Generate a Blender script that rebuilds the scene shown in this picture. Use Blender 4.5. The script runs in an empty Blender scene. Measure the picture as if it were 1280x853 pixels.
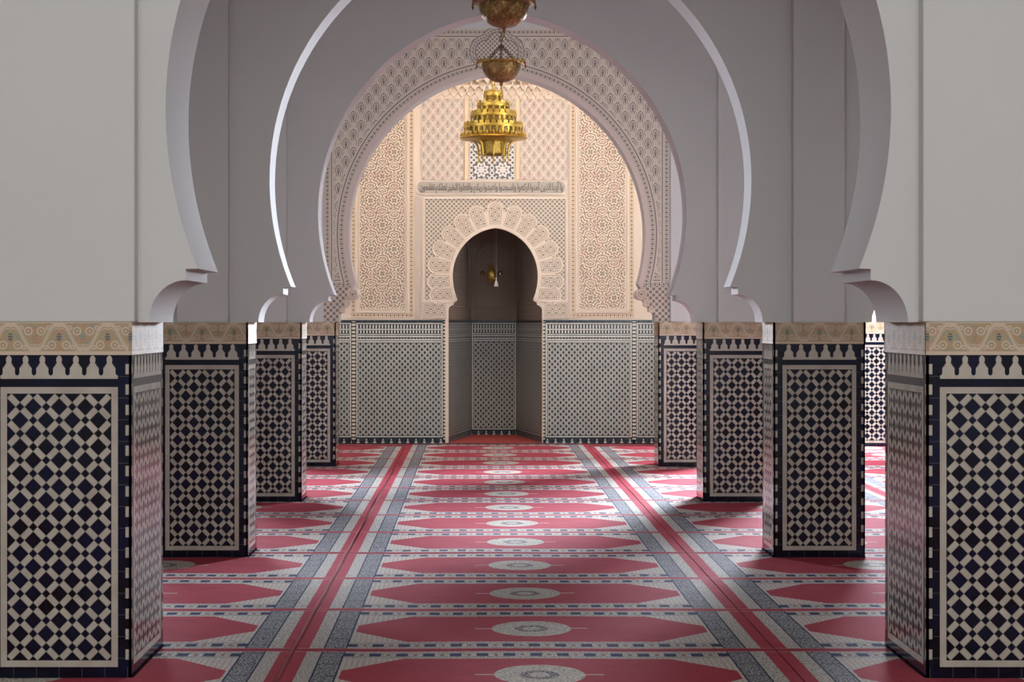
import bpy, bmesh, math, random
from mathutils import Vector, Matrix
from mathutils.geometry import tessellate_polygon
random.seed(7)
PI = math.pi
sc = bpy.context.scene
COL = sc.collection

# ------------------------------------------------------------------ camera
cam_d = bpy.data.cameras.new('camera')
cam_d.sensor_width = 36.0
cam_d.lens = 67.5
cam_d.shift_x = 46.0 / 1280.0
cam_d.shift_y = -23.5 / 1280.0
cam_d.clip_end = 200
cam = bpy.data.objects.new('camera', cam_d)
cam.location = (0, 0, 1.65)
cam.rotation_euler = (PI / 2, 0, 0)
COL.objects.link(cam)
sc.camera = cam
sc.view_settings.view_transform = 'Standard'
sc.view_settings.look = 'None'
sc.view_settings.gamma = 1.0
sc.view_settings.use_curve_mapping = False
sc.view_settings.exposure = 0.0

# ------------------------------------------------------------------ world and lights
w = bpy.data.worlds.new('sky')
sc.world = w
w.use_nodes = True
bg = w.node_tree.nodes['Background']
bg.inputs[0].default_value = (0.62, 0.78, 1.0, 1)
bg.inputs[1].default_value = 1.0


def area(name, loc, direction, sx, sy, power, color, spread=PI):
    d = bpy.data.lights.new(name, 'AREA')
    d.shape = 'RECTANGLE'
    d.size = sx
    d.size_y = sy
    d.energy = power
    d.color = color
    d.spread = spread
    o = bpy.data.objects.new(name, d)
    o.location = loc
    o.rotation_euler = Vector(direction).to_track_quat('-Z', 'Z').to_euler()
    COL.objects.link(o)
    return o


XC = 0.2475          # middle of the nave
DAY = (0.80, 0.87, 1.0)
WARM = (1.0, 0.78, 0.56)
# daylight inferred from the far right; its high window is added for the lamp
area('daylight_far_right', (4.95, 25.70, 3.75), (-0.41, -0.91, -0.26), 2.3, 2.0, 1280, DAY, 1.2)
# daylight falling down the roof light of the last aisle bay
area('daylight_right_skylight', (4.7, 23.9, 6.3), (0.0, 0.12, -1), 1.75, 1.75, 190, DAY, 1.0)
area('daylight_far_left', (-4.6, 25.70, 3.75), (0.42, -0.90, -0.14), 2.1, 2.0, 430, DAY, 1.2)  # weaker daylight inferred from the far left, through an added window
# fill lamp from behind the camera; its clerestory opening is added
area('rear_fill', (XC, -1.35, 4.68), (0, 1, -0.18), 9.1, 2.4, 400, (0.985, 0.99, 0.96))
# warm ceiling lights of the bay in front of the prayer niche
area('bay_lamp', (XC - 1.2, 22.5, 5.9), (0.1, 1.0, -1), 0.6, 0.6, 31, WARM)
area('bay_lamp', (XC + 1.2, 22.5, 5.9), (-0.1, 1.0, -1), 0.6, 0.6, 31, WARM)
area('bay_lamp', (XC, 23.2, 5.9), (0, 0.5, -1), 0.6, 0.6, 28, WARM)

# ------------------------------------------------------------------ node expression helper


class Mat:
    def __init__(self, name):
        self.m = bpy.data.materials.new(name)
        self.m.use_nodes = True
        self.nt = self.m.node_tree
        self.b = self.nt.nodes['Principled BSDF']
        self._u = None

    def math(self, op, *a, clamp=False):
        n = self.nt.nodes.new('ShaderNodeMath')
        n.operation = op
        n.use_clamp = clamp
        for i, x in enumerate(a):
            if isinstance(x, S):
                self.nt.links.new(x.s, n.inputs[i])
            else:
                n.inputs[i].default_value = float(x)
        return S(self, n.outputs[0])

    def coords(self):
        if self._u is None:
            tc = self.nt.nodes.new('ShaderNodeTexCoord')
            self.tc = tc
            sp = self.nt.nodes.new('ShaderNodeSeparateXYZ')
            self.nt.links.new(tc.outputs['Object'], sp.inputs[0])
            self._u = [S(self, sp.outputs[i]) for i in range(3)]
        return self._u

    def noise(self, scale, detail=2.0, rough=0.5, stretch=None):
        self.coords()
        n = self.nt.nodes.new('ShaderNodeTexNoise')
        n.inputs['Scale'].default_value = scale
        n.inputs['Detail'].default_value = detail
        n.inputs['Roughness'].default_value = rough
        if stretch:
            mp = self.nt.nodes.new('ShaderNodeMapping')
            mp.inputs['Scale'].default_value = stretch
            self.nt.links.new(self.tc.outputs['Object'], mp.inputs[0])
            self.nt.links.new(mp.outputs[0], n.inputs['Vector'])
        else:
            self.nt.links.new(self.tc.outputs['Object'], n.inputs['Vector'])
        return S(self, n.outputs['Fac'])

    def voronoi(self, scale):
        self.coords()
        n = self.nt.nodes.new('ShaderNodeTexVoronoi')
        n.inputs['Scale'].default_value = scale
        self.nt.links.new(self.tc.outputs['Object'], n.inputs['Vector'])
        return S(self, n.outputs['Distance'])

    def mix(self, f, a, b):
        n = self.nt.nodes.new('ShaderNodeMix')
        n.data_type = 'RGBA'
        n.clamp_factor = True
        for idx, x in ((0, f), (6, a), (7, b)):
            if isinstance(x, S):
                self.nt.links.new(x.s, n.inputs[idx])
            elif isinstance(x, tuple):
                n.inputs[idx].default_value = (*x, 1)
            else:
                n.inputs[idx].default_value = x
        return S(self, n.outputs[2])

    def finish(self, color=None, rough=0.6, bump=None, dist=0.01, strength=0.5, metal=0.0, spec=None):
        b = self.b
        for key, x in (('Base Color', color), ('Roughness', rough), ('Metallic', metal)):
            if x is None:
                continue
            if isinstance(x, S):
                self.nt.links.new(x.s, b.inputs[key])
            elif isinstance(x, tuple):
                b.inputs[key].default_value = (*x, 1)
            else:
                b.inputs[key].default_value = x
        if spec is not None:
            b.inputs['Specular IOR Level'].default_value = spec
        if bump is not None:
            n = self.nt.nodes.new('ShaderNodeBump')
            n.inputs['Strength'].default_value = strength
            n.inputs['Distance'].default_value = dist
            self.nt.links.new(bump.s, n.inputs['Height'])
            self.nt.links.new(n.outputs[0], b.inputs['Normal'])
        return self.m


class S:
    def __init__(self, M, s):
        self.M, self.s = M, s

    def __add__(self, o): return self.M.math('ADD', self, o)
    def __radd__(self, o): return self.M.math('ADD', o, self)
    def __sub__(self, o): return self.M.math('SUBTRACT', self, o)
    def __rsub__(self, o): return self.M.math('SUBTRACT', o, self)
    def __mul__(self, o): return self.M.math('MULTIPLY', self, o)
    def __rmul__(self, o): return self.M.math('MULTIPLY', o, self)
    def __truediv__(self, o): return self.M.math('DIVIDE', self, o)
    def __gt__(self, o): return self.M.math('GREATER_THAN', self, o)
    def __lt__(self, o): return self.M.math('LESS_THAN', self, o)
    def abs(self): return self.M.math('ABSOLUTE', self)
    def frac(self): return self.M.math('FRACT', self)
    def sin(self): return self.M.math('SINE', self)
    def cos(self): return self.M.math('COSINE', self)
    def sqrt(self): return self.M.math('SQRT', self)
    def min(self, o): return self.M.math('MINIMUM', self, o)
    def max(self, o): return self.M.math('MAXIMUM', self, o)
    def atan2(self, o): return self.M.math('ARCTAN2', self, o)
    def clamp(self): return self.M.math('ADD', self, 0.0, clamp=True)
    def soft(self, edge, wdt):       # 0 below edge, 1 above, linear over wdt
        return self.M.math('MULTIPLY_ADD', self, 1.0 / wdt, 0.5 - edge / wdt, clamp=True)
    def between(self, a, b): return (self > a) * (self < b)
    def cell(self, p, off=0.0):      # signed distance to the nearest multiple of p
        return ((self / p + (0.5 + off)).frac() - 0.5) * p


def hyp(a, b): return (a * a + b * b).sqrt()


# ------------------------------------------------------------------ mesh helpers
def link(name, bm, mat=None, parent=None, loc=(0, 0, 0), rz=0.0, smooth=None, bevel=None):
    bmesh.ops.recalc_face_normals(bm, faces=bm.faces)
    me = bpy.data.meshes.new(name)
    bm.to_mesh(me)
    bm.free()
    if smooth is not None:
        for p in me.polygons:
            p.use_smooth = True
        me.set_sharp_from_angle(angle=math.radians(smooth))
    if mat:
        me.materials.append(mat)
    o = bpy.data.objects.new(name, me)
    o.location = loc
    o.rotation_euler = (0, 0, rz)
    if parent:
        o.parent = parent
    COL.objects.link(o)
    if bevel:
        md = o.modifiers.new('bevel', 'BEVEL')
        md.width = bevel
        md.segments = 2
        md.limit_method = 'ANGLE'
    return o


def thing(name, label, cat, loc=(0, 0, 0), group=None, rz=0.0):
    o = bpy.data.objects.new(name, None)
    o.empty_display_size = 0.2
    o.location = loc
    o.rotation_euler = (0, 0, rz)
    COL.objects.link(o)
    tag(o, label, cat, group)
    return o


def tag(o, label, cat, group=None):
    o['label'] = label
    o['category'] = cat
    if group:
        o['group'] = group
    return o


def struct(o):
    o['kind'] = 'structure'
    return o


def box(bm, x0, x1, y0, y1, z0, z1):
    v = [bm.verts.new((x, y, z)) for x in (x0, x1) for y in (y0, y1) for z in (z0, z1)]
    for f in ((0, 1, 3, 2), (4, 6, 7, 5), (0, 4, 5, 1), (2, 3, 7, 6), (0, 2, 6, 4), (1, 5, 7, 3)):
        bm.faces.new([v[i] for i in f])


def prism(bm, pts, y0, y1):
    """extrude an outline in the xz plane from y0 to y1"""
    a = [bm.verts.new((x, y0, z)) for x, z in pts]
    b = [bm.verts.new((x, y1, z)) for x, z in pts]
    n = len(pts)
    tris = tessellate_polygon([[Vector((x, z, 0)) for x, z in pts]]) if n > 4 else [tuple(range(n))]
    for t in tris:
        bm.faces.new([a[i] for i in t])
        bm.faces.new([b[i] for i in t][::-1])
    for i in range(n):
        j = (i + 1) % n
        bm.faces.new([a[j], a[i], b[i], b[j]])


def lathe(bm, prof, n=32, cx=0, cy=0, cz=0, close=False):
    rings = []
    for r, z in prof:
        if r < 1e-5:
            rings.append([bm.verts.new((cx, cy, cz + z))])
        else:
            rings.append([bm.verts.new((cx + r * math.cos(2 * PI * k / n), cy + r * math.sin(2 * PI * k / n), cz + z)) for k in range(n)])
    for a, b in zip(rings, rings[1:]):
        for k in range(n):
            k2 = (k + 1) % n
            if len(a) == 1 and len(b) == 1:
                continue
            if len(a) == 1:
                bm.faces.new([a[0], b[k], b[k2]])
            elif len(b) == 1:
                bm.faces.new([a[k], a[k2], b[0]])
            else:
                bm.faces.new([a[k], a[k2], b[k2], b[k]])


def tube(bm, pts, r, n=6):
    prev = None
    pts = [Vector(p) for p in pts]
    for i, p in enumerate(pts):
        d = (pts[min(i + 1, len(pts) - 1)] - pts[max(i - 1, 0)]).normalized()
        u = d.orthogonal().normalized() if i == 0 else (u - d * u.dot(d)).normalized()
        v = d.cross(u)
        rr = r[i] if isinstance(r, (list, tuple)) else r
        ring = [bm.verts.new(p + (u * math.cos(2 * PI * k / n) + v * math.sin(2 * PI * k / n)) * rr) for k in range(n)]
        if prev:
            for k in range(n):
                bm.faces.new([prev[k], prev[(k + 1) % n], ring[(k + 1) % n], ring[k]])
        else:
            bm.faces.new(ring[::-1])
        prev = ring
    bm.faces.new(prev)


def torus(bm, R, r, axis='z', loc=(0, 0, 0), n=14, m=6, sx=1.0):
    g = []
    for i in range(n):
        t = 2 * PI * i / n
        row = []
        for j in range(m):
            p = 2 * PI * j / m
            a = (R + r * math.cos(p)) * math.cos(t)
            b = (R + r * math.cos(p)) * math.sin(t) * sx
            c = r * math.sin(p)
            co = {'z': (a, b, c), 'y': (a, c, b), 'x': (c, a, b)}[axis]
            row.append(bm.verts.new((co[0] + loc[0], co[1] + loc[1], co[2] + loc[2])))
        g.append(row)
    for i in range(n):
        for j in range(m):
            bm.faces.new([g[i][j], g[(i + 1) % n][j], g[(i + 1) % n][(j + 1) % m], g[i][(j + 1) % m]])


def chain(bm, p0, p1, link_len=0.05, r=0.006):
    p0, p1 = Vector(p0), Vector(p1)
    L = (p1 - p0).length
    n = max(2, int(L / (link_len * 0.72)))
    q = Vector((0, 0, 1)).rotation_difference((p1 - p0).normalized())
    for i in range(n):
        c = p0.lerp(p1, (i + 0.5) / n)
        b2 = bmesh.new()
        torus(b2, link_len * 0.28, r, 'y' if i % 2 else 'x', n=8, m=4, sx=1.7)
        for v in b2.verts:
            v.co = q @ v.co + c
        me = bpy.data.meshes.new('tmp')
        b2.to_mesh(me)
        b2.free()
        bm.from_mesh(me)
        bpy.data.meshes.remove(me)


# ------------------------------------------------------------------ materials
CREAM_TILE = (0.50, 0.47, 0.40)
NAVY = (0.012, 0.016, 0.045)


def plaster_mat(name, col=(0.64, 0.645, 0.62)):
    M = Mat(name)
    M.coords()
    n = M.noise(1.3, 3)
    f = M.noise(140, 2)
    c = M.mix(n, tuple(x * 0.94 for x in col), tuple(min(1, x * 1.04) for x in col))
    return M.finish(c, 0.75, bump=f + M.noise(9, 2) * 2.0, dist=0.0012, strength=0.35, spec=0.25)


PLASTER = plaster_mat('white_plaster')


def tile_bump(M):
    return M.noise(9, 1)


def dado_mat(name, W):
    """diamond zellige panel of total width W (local x centred) from z=0 to 1.5"""
    M = Mat(name)
    u, _, v = M.coords()
    e = W / 2 - u.abs()
    n = max(1, round((W - 0.184) / 0.121))
    P = (W - 0.184) / n
    Pv = 1.231 / 10
    up = (u + (W - 0.184) / 2) / P
    vp = (1.321 - v) / Pv
    a = (up + vp + 0.1675).frac()
    b = (up - vp + 20.1675).frac()
    wdt = 0.335
    ia, ib = a < wdt, b < wdt
    white = (ia - ib).abs()
    # thin grout where bands and diamonds meet
    ga = (a - wdt).abs().min(a).min(1.0 - a)
    gb = (b - wdt).abs().min(b).min(1.0 - b)
    grout = ga.min(gb) < 0.018
    inner = (e > 0.092) * v.between(0.09, 1.321)
    frame = (e > 0.062) * v.between(0.06, 1.351) * (1.0 - inner)
    check = (e < 0.027) * (((v / 0.094).frac()) < 0.5) * (v > 0.05)
    mask = (inner * white + frame + check).clamp()
    joint = (1.0 - inner) * (1.0 - frame) * ((v.cell(0.10).abs() < 0.0012) + (u.cell(0.105).abs() < 0.0012) * (v < 0.06)).clamp()
    hue = M.noise(4.0, 2)
    cell = M.noise(11, 0)
    dark = M.mix(hue.soft(0.5, 0.3), (0.005, 0.005, 0.007), (0.006, 0.009, 0.032))
    cream = M.mix(cell, (0.36, 0.32, 0.26), (0.54, 0.50, 0.43))
    c = M.mix(mask, dark, cream)
    c = M.mix(grout * inner * 0.6, c, (0.16, 0.15, 0.13))
    c = M.mix(joint * 0.5, c, (0.16, 0.16, 0.16))
    return M.finish(c, 0.16, bump=tile_bump(M) * 1.0 - (grout * inner) * 0.12, dist=0.004, strength=0.22, spec=0.28)


def cream_tile_mat():
    M = Mat('cream_glazed_tile')
    M.coords()
    c = M.mix(M.noise(12, 1), (0.42, 0.38, 0.31), (0.58, 0.54, 0.47))
    return M.finish(c, 0.18, bump=tile_bump(M), dist=0.004, strength=0.3)


CREAM_T = cream_tile_mat()


def frieze_mat():
    M = Mat('carved_painted_frieze')
    u, _, v0 = M.coords()
    v = v0 - 1.499
    L = 0.224
    t = u.cell(L).abs() / (L / 2)          # 0 at a peak, 1 at a trough
    z0 = 0.083 + (t * PI).cos() * 0.052 + (t * 2 * PI).sin() * 0.012
    band = ((v - z0).abs() < 0.010)
    band2 = ((v - z0 + 0.018).abs() < 0.0025) + ((v - z0 - 0.018).abs() < 0.0025)

    def ring(tc, vc, r):
        d = hyp((t - tc) * (L / 2), v - vc)
        return ((d - r).abs() < 0.0035), (d < 0.005)
    r1, d1 = ring(0.30, 0.046, 0.017)
    r2, d2 = ring(0.74, 0.110, 0.017)
    r3, d3 = ring(0.55, 0.035, 0.008)
    r4, d4 = ring(0.45, 0.125, 0.008)
    p1 = hyp(t * (L / 2) * 1.7, v - 0.082)
    p2 = hyp((1.0 - t) * (L / 2) * 1.7, v - 0.07)
    palm = ((p1 < 0.020) + (p2 < 0.018)).clamp() * ((v.cell(0.012).abs() + t * 0.004) < 0.0045)
    edge = ((v < 0.017) + (v > 0.146)).clamp()
    mask = (band + band2 + r1 + r2 + r3 + r4 + edge + d1 + d2).clamp()
    ground = M.mix(M.noise(16, 2).soft(0.5, 0.2), (0.46, 0.30, 0.18), (0.42, 0.34, 0.19))
    ground = M.mix(M.noise(30, 1).soft(0.62, 0.1), ground, (0.30, 0.32, 0.24))
    c = M.mix(mask, ground, (0.62, 0.51, 0.38))
    c = M.mix(palm, c, (0.12, 0.15, 0.15))
    return M.finish(c, 0.6, bump=mask + M.noise(60, 2) * 0.3, dist=0.006, strength=0.7)


FRIEZE = frieze_mat()

STUC = (0.70, 0.56, 0.43)


def guil(M, s, t, width, p=0.055):
    """guilloche / beaded band: t across, s along; returns dark mask"""
    d = hyp(s.cell(p), t)
    d2 = hyp(s.cell(p, 0.5), t)
    return ((d < width * 0.28) + (d2 < width * 0.14) + ((t.abs() - width * 0.40).abs() < width * 0.07) * (s.cell(p * 0.5).abs() < p * 0.13)).clamp()


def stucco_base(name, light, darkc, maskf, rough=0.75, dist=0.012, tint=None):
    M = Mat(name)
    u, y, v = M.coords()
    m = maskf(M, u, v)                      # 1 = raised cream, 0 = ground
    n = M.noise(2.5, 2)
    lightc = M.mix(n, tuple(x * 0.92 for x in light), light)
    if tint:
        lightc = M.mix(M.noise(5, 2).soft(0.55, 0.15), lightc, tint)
    c = M.mix(m, darkc, lightc)  # darkc: tinted ground with the shade of the recesses painted in
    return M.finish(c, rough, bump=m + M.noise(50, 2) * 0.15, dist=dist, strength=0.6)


def contour(f, k, thr):
    return (((f * k).frac() - 0.5).abs() * 2.0).soft(thr, 0.25)


def sebka_f(px, pz, k=1.15, lean=0.55):
    def fn(M, u, v):
        X = u * (2 * PI / px)
        Z = v * (2 * PI / pz)
        f = X.cos() + (Z + X.cos().abs() * lean).cos()
        lines = contour(f, k, 0.38)
        stem = (u.cell(px).abs() < px * 0.035) + (u.cell(px, 0.5).abs() < px * 0.035)
        dots = hyp(u.cell(px / 2), v.cell(pz / 2, 0.25)) < px * 0.055
        return (lines + stem * (((v / (pz * 0.25)).frac()) < 0.5)).clamp() * (1.0 - dots)
    return fn


def arches_f(px, pz, up=1.0, wob=1.0):
    """net of nested pointed arches in offset rows"""
    def fn(M, u, v):
        k = px / pz
        a1, b1 = u.cell(px), v.cell(pz) * up
        a2, b2 = u.cell(px, 0.5), v.cell(pz, 0.5) * up
        e1, e2 = hyp(a1, b1 * k), hyp(a2, b2 * k)
        s = e1 < e2
        a = (a1 * s + a2 * (1.0 - s)).abs()
        b = b1 * s + b2 * (1.0 - s)
        top = b.max(0.0) * (0.75 * k)
        d = hyp(a, top) + top * a * (1.2 / px)
        low = (b.min(0.0) * -1.0)
        d = d + low * 0.25
        w = px
        line = ((d - w * 0.42).abs() < w * 0.075) + ((d - w * 0.27).abs() < w * 0.045) + ((d - w * 0.14).abs() < w * 0.035) + ((e1 - e2).abs() < w * 0.07)
        stem = (a < w * 0.028) * (b < pz * 0.12)
        bud = hyp(a, b - pz * 0.02) < w * 0.075
        hole = hyp(a - w * 0.13, b + pz * 0.12) < w * 0.035
        return (line + bud * (1.0 - stem) + hole).clamp()
    return fn


def star_f(px, pz):
    def fn(M, u, v):
        a1, b1 = u.cell(px, 0.5), v.cell(pz)
        a2, b2 = u.cell(px), v.cell(pz, 0.5)
        r1, r2 = hyp(a1, b1), hyp(a2, b2)
        s = r1 < r2
        a = a1 * s + a2 * (1.0 - s)
        b = b1 * s + b2 * (1.0 - s)
        r = r1.min(r2)
        th = b.atan2(a)
        c8 = (th * 8.0).cos()
        c4 = (th * 4.0).cos()
        rs = r * (1.0 + c8 * 0.16)
        petals = ((rs * (2 * PI / 0.043) + c4 * 1.6).cos()).soft(-0.35, 0.9)
        holes = ((r - 0.062).abs() < 0.009) * (c8 > 0.2) + ((r - 0.105).abs() < 0.008) * ((th * 12.0).sin() > 0.3)
        core = (r < 0.026)
        return (petals * (1.0 - holes.clamp()) * (1.0 - core * 0.6)).clamp()
    return fn


def diaper_f(p):
    def fn(M, u, v):
        a, b = (u + v).cell(p), (u - v).cell(p)
        ln = (a.abs().min(b.abs())) < p * 0.12
        dt = hyp(a, b) < 0
        dot = a.abs().max(b.abs()) > p * 0.36
        return (ln + (a.abs().max(b.abs()).between(p * 0.2, p * 0.32)) + dt * dot).clamp()
    return fn


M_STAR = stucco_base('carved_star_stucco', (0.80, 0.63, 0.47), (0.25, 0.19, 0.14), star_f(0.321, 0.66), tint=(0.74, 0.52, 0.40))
M_SEBKA = stucco_base('carved_scroll_stucco', (0.70, 0.58, 0.47), (0.27, 0.20, 0.16), arches_f(0.13, 0.17, -1.0), tint=(0.70, 0.54, 0.44))
M_DIAPER = stucco_base('carved_diaper_stucco', (0.64, 0.53, 0.41), (0.22, 0.18, 0.14), diaper_f(0.062))
M_LATT = stucco_base('carved_lattice_stucco', (0.68, 0.58, 0.49), (0.32, 0.27, 0.23), diaper_f(0.085))
M_FINE = stucco_base('carved_fine_stucco', (0.72, 0.60, 0.48), (0.40, 0.32, 0.26), diaper_f(0.034))
M_PLAIN = stucco_base('cream_stucco', (0.74, 0.60, 0.47), (0.74, 0.60, 0.47), lambda M, u, v: u * 0 + 1.0)
M_OCHRE = stucco_base('ochre_stucco', (0.76, 0.57, 0.36), (0.76, 0.57, 0.36), lambda M, u, v: u * 0 + 1.0)
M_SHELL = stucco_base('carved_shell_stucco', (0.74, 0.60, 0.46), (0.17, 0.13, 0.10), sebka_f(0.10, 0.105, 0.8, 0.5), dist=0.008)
M_GROOVE = stucco_base('painted_groove_shade', (0.20, 0.15, 0.11), (0.20, 0.15, 0.11), lambda M, u, v: u * 0 + 1.0)  # flat dark strip: the groove's shade is painted, nothing is cut


def gypsum_lattice_mat():
    def fn(M, u, v):
        m = None
        a1, b1 = u.cell(0.29, 0.5), v.cell(0.31)
        r = hyp(a1, b1)
        th = b1.atan2(a1)
        ring = ((r * (2 * PI / 0.075) + (th * 8.0).cos() * 1.3).cos() > -0.1)
        core = r < 0.045
        a, b = (u + v).cell(0.07), (u - v).cell(0.07)
        ln = (a.abs().min(b.abs())) < 0.013
        return (ring * (r < 0.12) + ln * (r > 0.12) + core).clamp()
    return stucco_base('pierced_gypsum', (0.72, 0.66, 0.60), (0.13, 0.12, 0.12), fn)


M_GYP = gypsum_lattice_mat()


def guil_mat(name, width, vertical=True, light=(0.74, 0.57, 0.40)):
    def fn(M, u, v):
        s, t = (v, u) if vertical else (u, v)
        return 1.0 - guil(M, s, t, width)
    return stucco_base(name, light, (0.26, 0.18, 0.12), fn)


def fine_zellige_mat(name, W):
    """qibla wall dado; local x centred, z from 0 to 1.68"""
    M = Mat(name)
    u, _, v = M.coords()
    e = W / 2 - u.abs()
    px, pz = 0.076, 0.080
    a1, b1 = u.cell(px).abs(), v.cell(pz).abs()
    a2, b2 = u.cell(px, 0.5).abs(), v.cell(pz, 0.5).abs()
    hx1 = a1.max(a1 * 0.55 + b1 * 0.62)
    hx2 = a2.max(a2 * 0.55 + b2 * 0.62)
    spot = ((hx1 < 0.0155) + (hx2 < 0.0155)).clamp()
    ringm = (((hx1 - 0.024).abs() < 0.0022) + ((hx2 - 0.024).abs() < 0.0022)).clamp()
    field = (1.0 - (spot + ringm * 0.75).clamp())
    # top bands
    dash1 = (u.cell(0.042).abs() < 0.011)
    band_a = v.between(1.50, 1.54) + v.between(1.565, 1.615)
    da = band_a * (1.0 - dash1)
    dots = hyp(u.cell(0.042), v - 1.435) < 0.014
    dots2 = hyp(u.cell(0.042, 0.5), v - 1.435) < 0.009
    dz = v.between(1.405, 1.465) * (1.0 - (dots + dots2).clamp())
    fz = v.between(0.115, 1.365) * field
    lines = v.between(1.375, 1.395) + v.between(1.475, 1.49) + v.between(1.545, 1.56) + v.between(0.09, 0.105) + v.between(1.625, 1.640)
    inner = (e > 0.030)
    framel = (e.between(0.010, 0.026)) * v.between(0.09, 1.64)
    # white arrow points on the black base
    hh = v - 0.015
    au = u.cell(0.112).abs()
    arrow = (v.between(0.012, 0.07)) * (au < (0.020 - hh * 0.30)) * (1.0 - v.between(0.034, 0.042))
    mask = (inner * (da + dz + fz + lines) + framel + arrow).clamp() * (v < 1.66)
    cl = M.noise(7, 1)
    cream = M.mix(cl, (0.44, 0.42, 0.35), (0.66, 0.62, 0.54))
    dark = M.mix(M.noise(30, 0).soft(0.55, 0.1), (0.012, 0.014, 0.022), (0.02, 0.045, 0.05))
    c = M.mix(mask, dark, cream)
    return M.finish(c, 0.28, bump=M.noise(40, 1), dist=0.004, strength=0.3, spec=0.3)


def black_white_bead_mat():
    M = Mat('beaded_tile_strip')
    u, _, v = M.coords()
    mask = ((v / 0.05).frac() < 0.62) * (v > 0.06) * (v < 1.66)
    c = M.mix(mask, (0.02, 0.018, 0.018), (0.62, 0.55, 0.44))
    return M.finish(c, 0.25)


BEAD = black_white_bead_mat()


def rug_mat():
    M = Mat('woven_prayer_rug')
    u, v0, _ = M.coords()
    m = 1.34
    t = (v0 / m).frac() * m
    c0 = m / 2
    s = (t - c0).abs()                      # 0 in the middle, .67 at the module edge
    au = u.abs()
    e = 1.2 - au
    wob = (M.noise(60, 1) - 0.5) * 0.012
    red = M.mix(M.noise(6, 4, 0.6), (0.29, 0.044, 0.062), (0.41, 0.068, 0.092))
    red = M.mix(M.noise(30, 3, 0.6, (0.5, 6, 1)).soft(0.60, 0.2) * 0.35, red, (0.20, 0.025, 0.035))
    flor = M.noise(95, 2, 0.7)
    cream = M.mix(flor.soft(0.50, 0.12), (0.22, 0.21, 0.20), (0.58, 0.54, 0.49))
    stripes = (e.cell(0.028).abs() < 0.006)
    creamst = M.mix(stripes * 0.5, M.mix(flor.soft(0.48, 0.16), (0.36, 0.33, 0.31), (0.58, 0.54, 0.49)), (0.38, 0.25, 0.22))
    blueg = M.mix(M.noise(80, 1, 0.6).soft(0.50, 0.10), (0.065, 0.075, 0.11), (0.36, 0.35, 0.34))
    blueg = M.mix(((t - 0.05).cell(0.30).abs() < 0.006) * 0.8, blueg, (0.03, 0.035, 0.07))
    # start: cream side band
    c = M.mix((e < 0.262) * 1.0, creamst, cream)
    # blue column
    bluecol = e.between(0.142, 0.252)
    c = M.mix(bluecol, c, blueg)
    edgeb = ((e - 0.142).abs() < 0.004) + ((e - 0.252).abs() < 0.004)
    c = M.mix(edgeb, c, (0.03, 0.035, 0.08))
    # hexagonal red field
    lim = (e - 0.27) * 1.15 + 0.10
    hexa = ((s + wob) < lim.min(0.425)) * (e > (0.27 + wob))
    c = M.mix(hexa, c, red)
    # dotted border rows
    brd = s.between(0.435, 0.62) * (e > 0.262)
    c = M.mix(brd, c, cream)
    au2 = u.cell(0.132).abs()
    blk = ((au2 < 0.029) * ((s - 0.53).abs() < 0.042)) * (e > 0.25)
    bits = (u.cell(0.132, 0.5).abs() < 0.010) * ((s - 0.53).abs() < 0.022) * (e > 0.262)
    c = M.mix(blk, c, (0.04, 0.05, 0.10))
    c = M.mix(bits * 0.8, c, (0.20, 0.06, 0.06))
    c = M.mix(((s - 0.47).abs() < 0.006) * (e > 0.262) * 0.6, c, (0.10, 0.10, 0.12))
    c = M.mix(((s - 0.595).abs() < 0.006) * (e > 0.262) * 0.5, c, (0.25, 0.12, 0.12))
    # medallion
    r = hyp(u * (1 / 0.212), (s) * (1 / 0.25)) + wob * 2.0
    med = M.mix(M.noise(120, 2, 0.7).soft(0.5, 0.1), (0.26, 0.24, 0.22), (0.58, 0.54, 0.46))
    c = M.mix(r < 1.0, c, med)
    c = M.mix(((r - 0.33).abs() < 0.10) * (M.noise(90, 1) > 0.46), c, (0.10, 0.08, 0.12))
    tail = (au < 0.30) * (s < 0.010) * (au > 0.20)
    c = M.mix(tail, c, (0.50, 0.42, 0.38))
    # red margins
    redm = ((e < 0.066) + (s > 0.622)).clamp()
    c = M.mix(redm, c, red)
    c = M.mix(((s - 0.622).abs() < 0.004) * 0.6, c, (0.5, 0.42, 0.38))
    c = M.mix(((e < 0.004) + (v0 < 0.008) + (v0 > 4.012)).clamp() * 0.7, c, (0.07, 0.01, 0.02))
    return M.finish(c, 0.95, bump=M.noise(220, 2) + M.noise(3, 2) * 6.0, dist=0.004, strength=0.5, spec=0.03)


RUG = rug_mat()


def brass_mat(name, c1, c2, rough=0.28, pierced=0.0):
    M = Mat(name)
    M.coords()
    c = M.mix(M.noise(18, 3), c1, c2)
    if pierced:
        vd = M.voronoi(pierced)
        hol = vd < 0.16
        c = M.mix(hol, c, (0.85, 0.72, 0.45))  # pale dots: light through the piercings, painted into the colour
        ch = M.noise(pierced * 0.6, 2).soft(0.5, 0.08)
        c = M.mix(ch * 0.5, c, tuple(x * 0.35 for x in c1))
        return M.finish(c, rough, bump=ch + hol, dist=0.003, strength=0.6, metal=0.85)
    return M.finish(c, rough, bump=M.noise(60, 2), dist=0.002, strength=0.4, metal=0.95)


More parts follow.
